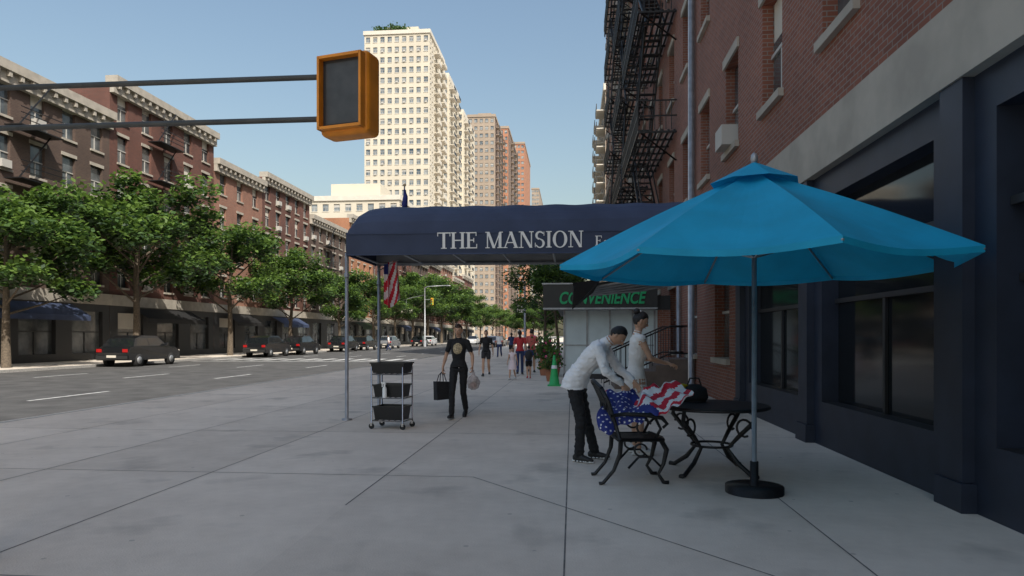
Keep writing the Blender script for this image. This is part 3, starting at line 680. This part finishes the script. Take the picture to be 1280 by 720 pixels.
for i,(x,y,s,k) in enumerate([(-26.6,30,.95,0),(-26.8,40,1.1,1),(-26.5,51,1.05,2),(-26.7,63,.95,1),(-26.5,76,.95,0),(-26.6,90,.95,2),(-26.4,112,1.15,1),(-26.5,124,1.3,2),(-26.4,137,1.25,1),(-26.5,152,1.3,0),(-26.3,170,1.2,2),(-25.5,190,1.15,0),(-25,215,1.1,1),(-24,245,1.1,2),(-22,270,1.0,1),(-26.5,101,.9,2),
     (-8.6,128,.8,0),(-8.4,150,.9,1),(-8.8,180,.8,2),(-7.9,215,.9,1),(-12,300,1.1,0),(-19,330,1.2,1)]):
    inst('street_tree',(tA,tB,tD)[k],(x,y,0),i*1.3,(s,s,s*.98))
inst('street_tree',tC,(-1.5,38,0),.5,(1,1,.98)); inst('street_tree',tC,(-.9,47,0),2,(1.15,1.15,1.1)); inst('street_tree',tA,(-.6,75,0),2,(.8,.8,.75)); inst('street_tree',tB,(-.6,100,0),1,(.8,.8,.8))

# ------------------------------------------------------------------ cars
def car_mesh(body):
    mb=MB(); W=.9
    prof=[(-2.3,.35),(-2.35,.75),(-2.25,1.0),(-1.9,1.08),(-1.55,1.5),(-.9,1.66),(.4,1.64),(1.1,1.08),(2.0,.95),(2.3,.75),(2.35,.35)]
    def xs(z): return W if z<1.05 else W-(z-1.05)*.36
    L=[V((-xs(z),y,z)) for y,z in prof]; Rr=[V((xs(z),y,z)) for y,z in prof]
    for i in range(len(prof)-1): mb.poly([L[i],L[i+1],Rr[i+1],Rr[i]],'carg' if i in (3,6) else body)
    mb.poly([L[0],Rr[0],Rr[-1],L[-1]],'rubber')
    for S in (L,Rr):
        mb.poly([S[i] for i in (0,1,2,3,7,8,9,10)],body); mb.poly([S[i] for i in (3,4,5,6,7)],body)
    mb.box(-.86,.86,-2.41,-2.352,.42,.6,'rubber'); mb.box(-.26,.26,-2.43,-2.412,.5,.62,'cream2')
    for s in (-1,1):
        for ya,yb,yc,yd in ((-1.7,-1.4,-.62,-.62),(-.54,-.54,.38,.82)):
            za,zb=1.12,1.52
            mb.poly([(s*(xs(za)+.004),ya,za),(s*(xs(zb)+.004),yb,zb),(s*(xs(zb)+.004),yc,zb),(s*(xs(za)+.004),yd,za)],'carg')
        for y in (-1.45,1.45):
            mb.tube([(s*.7,y,.34),(s*.92,y,.34)],.34,'rubber',18); mb.tube([(s*.9,y,.34),(s*.93,y,.34)],.2,'galv',12)
        mb.box(s*.72-.14,s*.72+.14,-2.375,-2.34,.78,.95,'taill'); mb.box(s*.7-.16,s*.7+.16,2.3,2.36,.7,.85,'cream2'); mb.box(s*1.0-.09,s*1.0+.09,.75,.9,1.1,1.25,body)
    return mb.mesh('parked_car')
cb,cw,cs_=car_mesh('carb'),car_mesh('carw'),car_mesh('cars')
for i,(x,y,m,r) in enumerate([(-23.9,36,cb,0),(-23.9,52,cb,0),(-23.9,58.5,cb,0),(-23.9,70,cb,0),(-23.9,77,cb,0),(-23.9,88,cs_,0),(-23.9,106,cb,0),(-23.9,113,cw,0),(-11.2,96,cs_,0),(-11.2,104,cb,0)]):
    inst('parked_car',m,(x,y,-.13),r)
inst('moving_car',cw,(-18.9,130,-.13),math.pi)

# ------------------------------------------------------------------ people
def person(name,loc,heading,J,C,scale=1.0,vox=.007,hair='short',skin='skin',hairm='hair',paint=None,female=False,sleeve='long',legs='pants',skirt=None,curl=.5,wr=.006,untuck=False,hem=None):
    mb=MB(); lat=V((1,0,0)); sk='skin'
    top,bot='top','bot'
    sp=[V(p) for p in J['spine']]
    rx=[.145,.168,.138,.158,.172,.125,.055]; ry=[.105,.12,.10,.118,.108,.08,.055]
    if female: rx=[.14,.165,.118,.137,.145,.105,.045]; ry=[.105,.118,.09,.115,.095,.07,.045]
    if J.get('big'): rx=[a*J['big'] for a in rx]; ry=[a*J['big']*1.04 for a in ry]
    mb.loft(sp[1:6],rx[1:6],ry[1:6],lat,top,sub=6)
    mb.loft([sp[0],sp[0].lerp(sp[1],.6)],[rx[0],rx[1]*.98],[ry[0],ry[1]*.98],lat,top if skirt else bot,sub=6)
    if untuck: mb.loft([sp[0]+V((0,-.01,.0)),sp[1],sp[2]],[rx[1]*1.12,rx[1]*1.09,rx[2]*1.1],[ry[1]*1.14,ry[1]*1.1,ry[2]*1.1],lat,top,sub=7,n=26)
    hc=V(J['head']); nb=sp[5]; mb.caps(nb,hc-V((0,0,.04)) if not J.get('neckdir') else hc+V(J['neckdir']),.058 if not female else .048,.052 if not female else .043,sk)
    mb.caps(sp[5],sp[6],rx[5]*.55,.07 if not female else .052,top)
    for i in (0,1):
        sh,el,wrp=[V(J[k][i]) for k in ('sh','el','wr')]; hd=V(J['hd'][i]).normalized(); pn=V(J['pn'][i]).normalized()
        f=.86 if female else 1
        mb.caps(sp[5].lerp(sp[4],.3),sh,.07*f,.062*f,top)
        if sleeve=='long':
            mb.caps(sh,el,.066*f,.054*f,top); mb.caps(el,wrp.lerp(el,.08),.054*f,.039*f,top)
        elif sleeve=='short':
            m=sh.lerp(el,.62); mb.caps(sh,m,.062*f,.057*f,top); mb.caps(m,el,.042*f,.038*f,sk); mb.caps(el,wrp,.039*f,.025*f,sk,bulge=.004)
        else:
            mb.caps(sh.lerp(el,.12),el,.05*f,.038*f,sk); mb.caps(el,wrp,.039*f,.025*f,sk,bulge=.004)
        side=hd.cross(pn).normalized()
        for q in range(4):
            o=(q-1.5)*.019; kn=wrp+hd*.088+side*o*1.05; mb.caps(wrp+hd*.01+side*o*.6,kn,.0155,.012,sk,n=8)
            fd=(hd+side*o*5).normalized(); ln=(.9,1,.94,.74)[q]; p=kn; ang=curl*.35
            for sgl,rr in ((.042,.009),(.026,.0082),(.02,.0072)):
                dd=(fd*math.cos(ang)+pn*math.sin(ang)); p2=p+dd*sgl*ln; mb.caps(p,p2,rr,rr*.92,sk,n=7,step=.01); p=p2; ang+=curl*.9
        th=J.get('thumb',(1,1))[i]; b=wrp+hd*.025+side*.02*(-th); t1=b+(hd*.6-side*th*.7+pn*.35).normalized()*.042; t2=t1+(hd*.85-side*th*.2+pn*.4).normalized()*.032
        mb.caps(b,t1,.0135,.0105,sk,n=8); mb.caps(t1,t2,.0105,.008,sk,n=8)
        hp,kn,an=[V(J[k][i]) for k in ('hip','kn','an')]; fd=V(J['ft'][i]).normalized()
        if legs=='pants':
            mb.caps(hp,kn,.092*f,.066*f,bot); mb.caps(kn,an+V((0,0,.03)),.066*f,.058*f,bot)
        elif legs=='slim':
            mb.caps(hp,kn,.085,.060,bot); mb.caps(kn,an+V((0,0,.02)),.060,.052,bot)
        elif legs=='shorts':
            m=hp.lerp(kn,.5); mb.caps(hp,m,.092,.085,bot); mb.caps(m,kn,.06,.05,sk); mb.caps(kn,an,.05,.032,sk,bulge=.012)
        else:
            mb.caps(hp,kn,.072,.048,sk); mb.caps(kn,an,.048,.03,sk,bulge=.012)
        sd=fd.cross(V((0,0,1))).normalized(); g0=V((an.x,an.y,an.z-.078))
        mb.loft([g0-fd*.075+V((0,0,.045)),g0-fd*.05+V((0,0,.05)),g0+V((0,0,.055)),g0+fd*.07+V((0,0,.045)),g0+fd*.14+V((0,0,.035)),g0+fd*.185+V((0,0,.03))],[.022,.036,.037,.043,.042,.02],[.025,.045,.05,.036,.026,.014],sd,'shoe',sub=3,n=12)
        mb.loft([g0-fd*.085+V((0,0,.013)),g0-fd*.05+V((0,0,.013)),g0+fd*.08+V((0,0,.013)),g0+fd*.15+V((0,0,.013)),g0+fd*.195+V((0,0,.013))],[.025,.037,.045,.043,.02],[.013]*5,sd,'sole',sub=3,n=12)
        mb.caps(an,an-V((0,0,.03)),.036,.036,'shoe' if legs!='bare' else sk)
    if skirt:
        mb.loft(skirt[0],skirt[1],skirt[2],lat,top,sub=5,n=26)
    tmp=bpy.data.objects.new('tmp',mb.mesh_nomat()); bpy.context.collection.objects.link(tmp)
    md=tmp.modifiers.new('r','REMESH'); md.mode='VOXEL'; md.voxel_size=vox; md.use_smooth_shade=True
    m2=tmp.modifiers.new('s','SMOOTH'); m2.factor=.5; m2.iterations=3
    dg=bpy.context.evaluated_depsgraph_get(); ev=tmp.evaluated_get(dg); me=ev.to_mesh()
    kd=kdtree.KDTree(len(mb.v)); lab=[None]*len(mb.v)
    for f,m in zip(mb.f,mb.m):
        for a in f: lab[a]=mb.mats[m]
    for i,p in enumerate(mb.v): kd.insert(p,i)
    kd.balance()
    vl=[lab[kd.find(v.co)[1]] for v in me.vertices]
    nb_=[[] for _ in vl]
    for e in me.edges:
        a,b=e.vertices; nb_[a].append(b); nb_[b].append(a)
    for it in range(9):
        new=list(vl)
        for i,ns in enumerate(nb_):
            l=vl[i]; c={}
            for q in ns: c[vl[q]]=c.get(vl[q],0)+1
            if c.get(l,0)<len(ns):
                c[l]=c.get(l,0)+.5; new[i]=max(c,key=c.get)
        vl=new
    if hem:
        vl=[('top' if v.co.z>hem+.006*math.sin(v.co.x*30) else 'bot') if l in ('top','bot') else l for l,v in zip(vl,me.vertices)]
    vs=[]
    for v in me.vertices:
        l=vl[v.index]; p=v.co.copy()
        if l in ('top','bot') and wr>0:
            q=V((p.x*11,p.y*11,p.z*19)); d=noise.noise(q)*wr+noise.noise(q*2.1+V((5,2,1)))*wr*.5
            p+=v.normal*d
        vs.append(p)
    out=MB(); out.v=[tuple(p) for p in vs]
    for pl in me.polygons:
        ls=[vl[a] for a in pl.vertices]; l=max(set(ls),key=ls.count); k=C.get(l,skin) if l!='skin' else skin
        if paint:
            k=paint(pl.center,l,k)
        out.f.append(tuple(pl.vertices)); out.m.append(out.mi(k)); out.sm.append(True)
    ev.to_mesh_clear(); bpy.data.objects.remove(tmp)
    Rh=Matrix.Rotation(J.get('hyaw',0),3,'Z')@Matrix.Rotation(-J.get('hpitch',0),3,'X')
    bm=bmesh.new(); bmesh.ops.create_icosphere(bm,subdivisions=5,radius=1); hs=.95 if female else 1.0
    def dfm(c):
        x,y,z=c; X=x*.076;Y=y*.096;Z=z*.118
        if z<0:
            t=-z; X*=1-.32*t**1.6; Y*=(1-.08*t) if y>0 else (1-.5*t)
        if y>0:
            Y+=.024*math.exp(-(x/.12)**2-((z+.22)/.15)**2)+.010*math.exp(-(x/.1)**2-((z+.05)/.18)**2)
            Y-=.009*math.exp(-((abs(x)-.38)/.17)**2-((z-.0)/.13)**2); Y+=.004*math.exp(-((z-.17)/.08)**2)*(abs(x)<.6)
            Y+=.006*math.exp(-(x/.25)**2-((z+.5)/.07)**2)+.007*math.exp(-(x/.25)**2-((z+.85)/.12)**2)
        return V((X,Y,Z))*hs
    bm.verts.ensure_lookup_table()
    out.raw([hc+Rh@dfm(v.co) for v in bm.verts],[tuple(v.index for v in f.verts) for f in bm.faces],skin,True)
    def thr(x,y): 
        t=max(0,min(1,(y+.25)/1.0)); b=(-.55 if hair!='short' else -.42)+1.02*t*t*(3-2*t)
        return b+(.35*max(0,abs(x)-.45)*2 if y>-.45 else 0)
    idx={};vs=[];fs=[]
    for f in bm.faces:
        c=f.calc_center_median()
        if c.z>thr(c.x,c.y):
            ff_=[]
            for v in f.verts:
                if v.index not in idx:
                    e=max(0,min(1,(v.co.z-thr(v.co.x,v.co.y))*4)); s=1.015+(.085 if hair!='short' else .07)*e+.02*noise.noise(v.co*6)*e
                    idx[v.index]=len(vs); vs.append(hc+Rh@(dfm(v.co)*s))
                ff_.append(idx[v.index])
            fs.append(tuple(ff_))
    out.raw(vs,fs,hairm,True); bm.free()
    H=lambda p: hc+Rh@(V(p)*hs)
    for s in (-1,1):
        out.ell(H((s*.030,.083,.002)),(.012,.009,.007),'eyew',Rh); out.ell(H((s*.030,.0895,.002)),(.006,.0045,.006),'eyed',Rh)
        out.ell(H((s*.031,.092,.022)),(.017,.004,.0035),hairm,Rh)
        out.ell(H((s*.078,-.004,-.008)),(.010,.019,.031),skin,Rh)
    out.ell(H((0,.093,-.059)),(.021,.006,.006),'lip',Rh)
    if hair=='bun': out.ell(H((0,-.085,.095)),(.045,.045,.042),hairm,Rh,3); out.tube([H((-.03,-.05,.11)),H((0,-.04,.125)),H((.03,-.05,.11))],.01,'white',6)
    if hair=='tied': out.ell(H((0,-.105,.03)),(.04,.035,.05),hairm,Rh,3)
    if hair=='long':
        out.tube([H((0,-.07,.02)),H((0,-.1,-.08)),H((0,-.09,-.18)),H((0,-.08,-.26))],[.06,.07,.055,.02],hairm,12,flat=.6)
    o=out.make(name,loc=loc,rz=heading); o.scale=(scale,)*3
    return o
def mesh_nomat(s):
    me=bpy.data.meshes.new('tmp'); me.from_pydata(s.v,[],s.f); me.update(); return me
MB.mesh_nomat=mesh_nomat
def stand(**k):
    J=dict(spine=[(0,0,.85),(0,0,.93),(0,0,1.07),(0,.01,1.24),(0,0,1.36),(0,-.01,1.43),(0,0,1.48)],head=(0,.02,1.605),
      sh=[(.175,0,1.395),(-.175,0,1.395)],el=[(.235,-.02,1.12),(-.235,-.02,1.12)],wr=[(.25,.06,.88),(-.25,.06,.88)],hd=[(0,.1,-1),(0,.1,-1)],pn=[(-1,0,0),(1,0,0)],
      hip=[(.088,0,.90),(-.088,0,.90)],kn=[(.1,.02,.48),(-.1,.02,.48)],an=[(.1,0,.08),(-.1,0,.08)],ft=[(.12,1,0),(-.12,1,0)])
    J.update(k); return J
J=stand(spine=[(0,-.13,.84),(0,-.12,.93),(0,-.04,1.07),(0,.08,1.21),(0,.17,1.31),(0,.225,1.37),(0,.28,1.41)],head=(0,.385,1.475),neckdir=(0,-.05,-.03),hpitch=math.radians(48),
  sh=[(.19,.20,1.315),(-.19,.20,1.315)],el=[(.25,.30,1.06),(-.25,.36,1.07)],wr=[(.16,.47,.92),(-.12,.55,.94)],hd=[(-.25,.6,-.75),(.25,.6,-.7)],pn=[(-.6,-.3,-.3),(.6,-.3,-.3)],thumb=(1,-1),
  hip=[(.095,-.12,.90),(-.095,-.12,.90)],kn=[(.13,-.02,.48),(-.12,-.02,.48)],an=[(.15,-.04,.08),(-.13,.08,.08)],ft=[(.25,1,0),(-.1,1,0)],big=1.08)
person('bending_waiter',(.16,8.3,0),math.radians(-104),J,dict(top='shirtw',bot='blk',shoe='shoe',sole='sole'),scale=1.02,vox=.0065,curl=.6,wr=.012,untuck=True,hem=.845)
J=stand(sh=[(.155,.02,1.395),(-.155,.02,1.395)],el=[(.20,.12,1.16),(-.20,.12,1.16)],wr=[(.13,.33,1.10),(-.13,.33,1.12)],hd=[(-.2,1,-.15),(.2,1,-.15)],pn=[(0,-.2,-1),(0,-.2,-1)],hpitch=math.radians(22),head=(0,.045,1.61),
   spine=[(0,-.02,.85),(0,-.02,.93),(0,-.01,1.07),(0,.02,1.24),(0,.01,1.36),(0,0,1.42),(0,.01,1.46)])
person('woman_in_white_dress',(.82,8.8,.0),math.radians(-82),J,dict(top='dressw',bot='dressw',shoe='sole',sole='sole'),scale=1.05,vox=.0065,hair='bun',female=True,sleeve='none',legs='bare',
   skirt=([(0,-.01,1.05),(0,-.02,.93),(0,-.01,.7),(0,0,.5)],[.12,.168,.19,.21],[.092,.125,.16,.18]),curl=.9,wr=.006)
def pr(c,l,k):
    if l=='top' and c.y>.03 and abs(c.x)<.085 and 1.17<c.z<1.37 and (c.x/.085)**2+((c.z-1.27)/.10)**2<1: return 'gold'
    return k
J=stand(sh=[(.158,0,1.39),(-.158,0,1.39)],el=[(.25,-.04,1.14),(-.25,-.02,1.14)],wr=[(.28,.08,.93),(-.27,.06,.96)],hd=[(.0,.15,-1),(0,.15,-1)],pn=[(-1,0,0),(1,0,0)],
  kn=[(.085,.16,.50),(-.08,-.02,.48)],an=[(.075,.24,.09),(-.07,-.26,.13)],ft=[(.05,1,.1),(-.05,1,-.35)],hpitch=.15)
person('walking_woman',(-2.07,12.4,0),math.radians(176),J,dict(top='blk',bot='blk',shoe='shoe',sole='shoe'),scale=1.0,vox=.0075,hair='tied',female=True,sleeve='short',legs='slim',skin='skin',hairm='hair2',paint=pr,curl=1.3)
mb=MB(); mb.raw([(-.15,-.05,0),(.15,-.05,0),(.15,.05,0),(-.15,.05,0),(-.17,-.04,.34),(.17,-.04,.32),(.17,.04,.32),(-.17,.04,.34)],[(0,1,2,3),(0,1,5,4),(1,2,6,5),(2,3,7,6),(3,0,4,7)],'blk2')
for y in (-.04,.04): mb.tube([(-.08,y,.33),(-.05,y*.5,.45),(0,0,.50),(.05,y*.5,.45),(.08,y,.33)],.008,'blk2',6)
mb.make('tote_bag',loc=(-2.37,12.30,.34),rz=math.radians(55))
mb=MB()
mb.loft([(0,0,0),(0,0,.04),(.01,0,.14),(0,0,.22),(0,0,.28),(0,0,.36)],[.04,.10,.12,.09,.03,.015],[.03,.07,.08,.06,.02,.01],V((1,0,0)),'plastic',n=14)
mb.ell((0,0,.09),(.07,.05,.06),'terra'); mb.ell((.03,.01,.15),(.05,.04,.04),'leafB'); mb.make('plastic_bag',loc=(-1.79,12.32,.52))
JW=stand(kn=[(.09,.14,.5),(-.09,-.02,.48)],an=[(.09,.2,.09),(-.09,-.24,.13)],wr=[(.25,.14,.9),(-.25,-.1,.88)])
person('pedestrian',(-3.18,25.2,0),math.radians(180),JW,dict(top='blk',bot='blk2',shoe='shoe',sole='sole'),vox=.013,hair='tied',female=True,sleeve='short',legs='shorts',wr=0)
person('girl_in_dress',(-2.03,23.3,0),math.radians(165),JW,dict(top='pink',bot='pink',shoe='sole',sole='sole'),scale=.64,vox=.015,hair='long',female=True,sleeve='none',legs='bare',hairm='hair2',skirt=([(0,0,1.05),(0,0,.93),(0,0,.7),(0,0,.55)],[.12,.16,.22,.26],[.09,.12,.19,.22]),wr=0)
person('child_with_backpack',(-1.5,23.8,0),math.radians(10),JW,dict(top='denim',bot='blk',shoe='redc',sole='sole'),scale=.68,vox=.015,sleeve='short',legs='shorts',wr=0)
person('pedestrian',(-1.98,26.0,0),math.radians(5),JW,dict(top='redc',bot='denim',shoe='shoe',sole='sole'),vox=.013,hair='long',female=True,sleeve='short',legs='slim',wr=0)
person('pedestrian',(-1.62,27.5,0),math.radians(0),JW,dict(top='maroon',bot='blk2',shoe='shoe',sole='sole'),scale=1.03,vox=.014,sleeve='short',legs='shorts',wr=0)
person('pedestrian',(-20.2,74,-.13),math.radians(90),JW,dict(top='shirtw',bot='denim',shoe='shoe',sole='sole'),vox=.02,sleeve='short',legs='pants',wr=0)
person('pedestrian',(-27.6,69,0),math.radians(0),JW,dict(top='blk',bot='blk2',shoe='shoe',sole='sole'),vox=.02,sleeve='short',legs='pants',wr=0)
person('pedestrian',(-5.1,48,0),math.radians(175),JW,dict(top='shirtw',bot='denim',shoe='shoe',sole='sole'),vox=.018,sleeve='short',legs='pants',wr=0)
person('pedestrian',(-3.9,44,0),math.radians(5),JW,dict(top='denim',bot='blk2',shoe='shoe',sole='sole'),vox=.018,hair='long',female=True,sleeve='short',legs='shorts',wr=0)
mb=MB(); mb.ell((0,0,0),(.13,.08,.18),'blk2',None,3); mb.make('backpack',loc=(-1.5,23.68,.83))
mb=MB(); mb.loft([(0,0,0),(0,0,.05),(0,0,.15),(0,0,.2)],[.13,.16,.14,.06],[.08,.1,.08,.04],V((1,0,0)),'blk',n=14); mb.tube([(-.08,0,.18),(-.05,0,.27),(.05,0,.27),(.08,0,.18)],.01,'blk',6)
mb.make('black_bag',loc=(1.40,8.0,.745))
mb=MB(); mb.tube([(-.1,0,0),(.08,0,0),(.14,0,0)],[.03,.03,.015],'yellow',10); mb.tube([(-.04,0,-.02),(-.06,0,-.14)],.02,'blackp',8); mb.box(-.11,-.01,-.03,.03,-.18,-.135,'yellow'); mb.tube([(.14,0,0),(.2,0,0)],.008,'chrome',6)
mb.make('power_drill',loc=(1.20,7.95,.925),rz=.4)

# ------------------------------------------------------------------ light, sky, camera
sd=V((.45,-.66,.86)).normalized()
L=bpy.data.lights.new('sun','SUN'); L.energy=5.0; L.angle=math.radians(.5); L.color=(1,.95,.87)
lo=bpy.data.objects.new('sun',L); bpy.context.collection.objects.link(lo); lo.rotation_euler=sd.to_track_quat('Z','Y').to_euler()
w=bpy.data.worlds.new('World'); scene.world=w; w.use_nodes=True; nt=w.node_tree; bg=nt.nodes['Background']
sky=nt.nodes.new('ShaderNodeTexSky'); sky.sky_type='NISHITA'; sky.sun_disc=False; sky.sun_elevation=math.asin(sd.z); sky.sun_rotation=math.atan2(sd.x,sd.y)
sky.air_density=1.7; sky.dust_density=3.2; sky.ozone_density=2.2
nt.links.new(sky.outputs[0],bg.inputs[0]); bg.inputs[1].default_value=.15
c=bpy.data.cameras.new('camera'); c.lens=24; c.sensor_width=36; c.shift_y=60/1280; c.clip_end=5000
co=bpy.data.objects.new('camera',c); bpy.context.collection.objects.link(co); co.location=(0,0,1.5); co.rotation_euler=(math.pi/2,0,math.radians(5.02)); scene.camera=co
scene.view_settings.view_transform='Standard'; scene.view_settings.look='None'; scene.view_settings.exposure=0
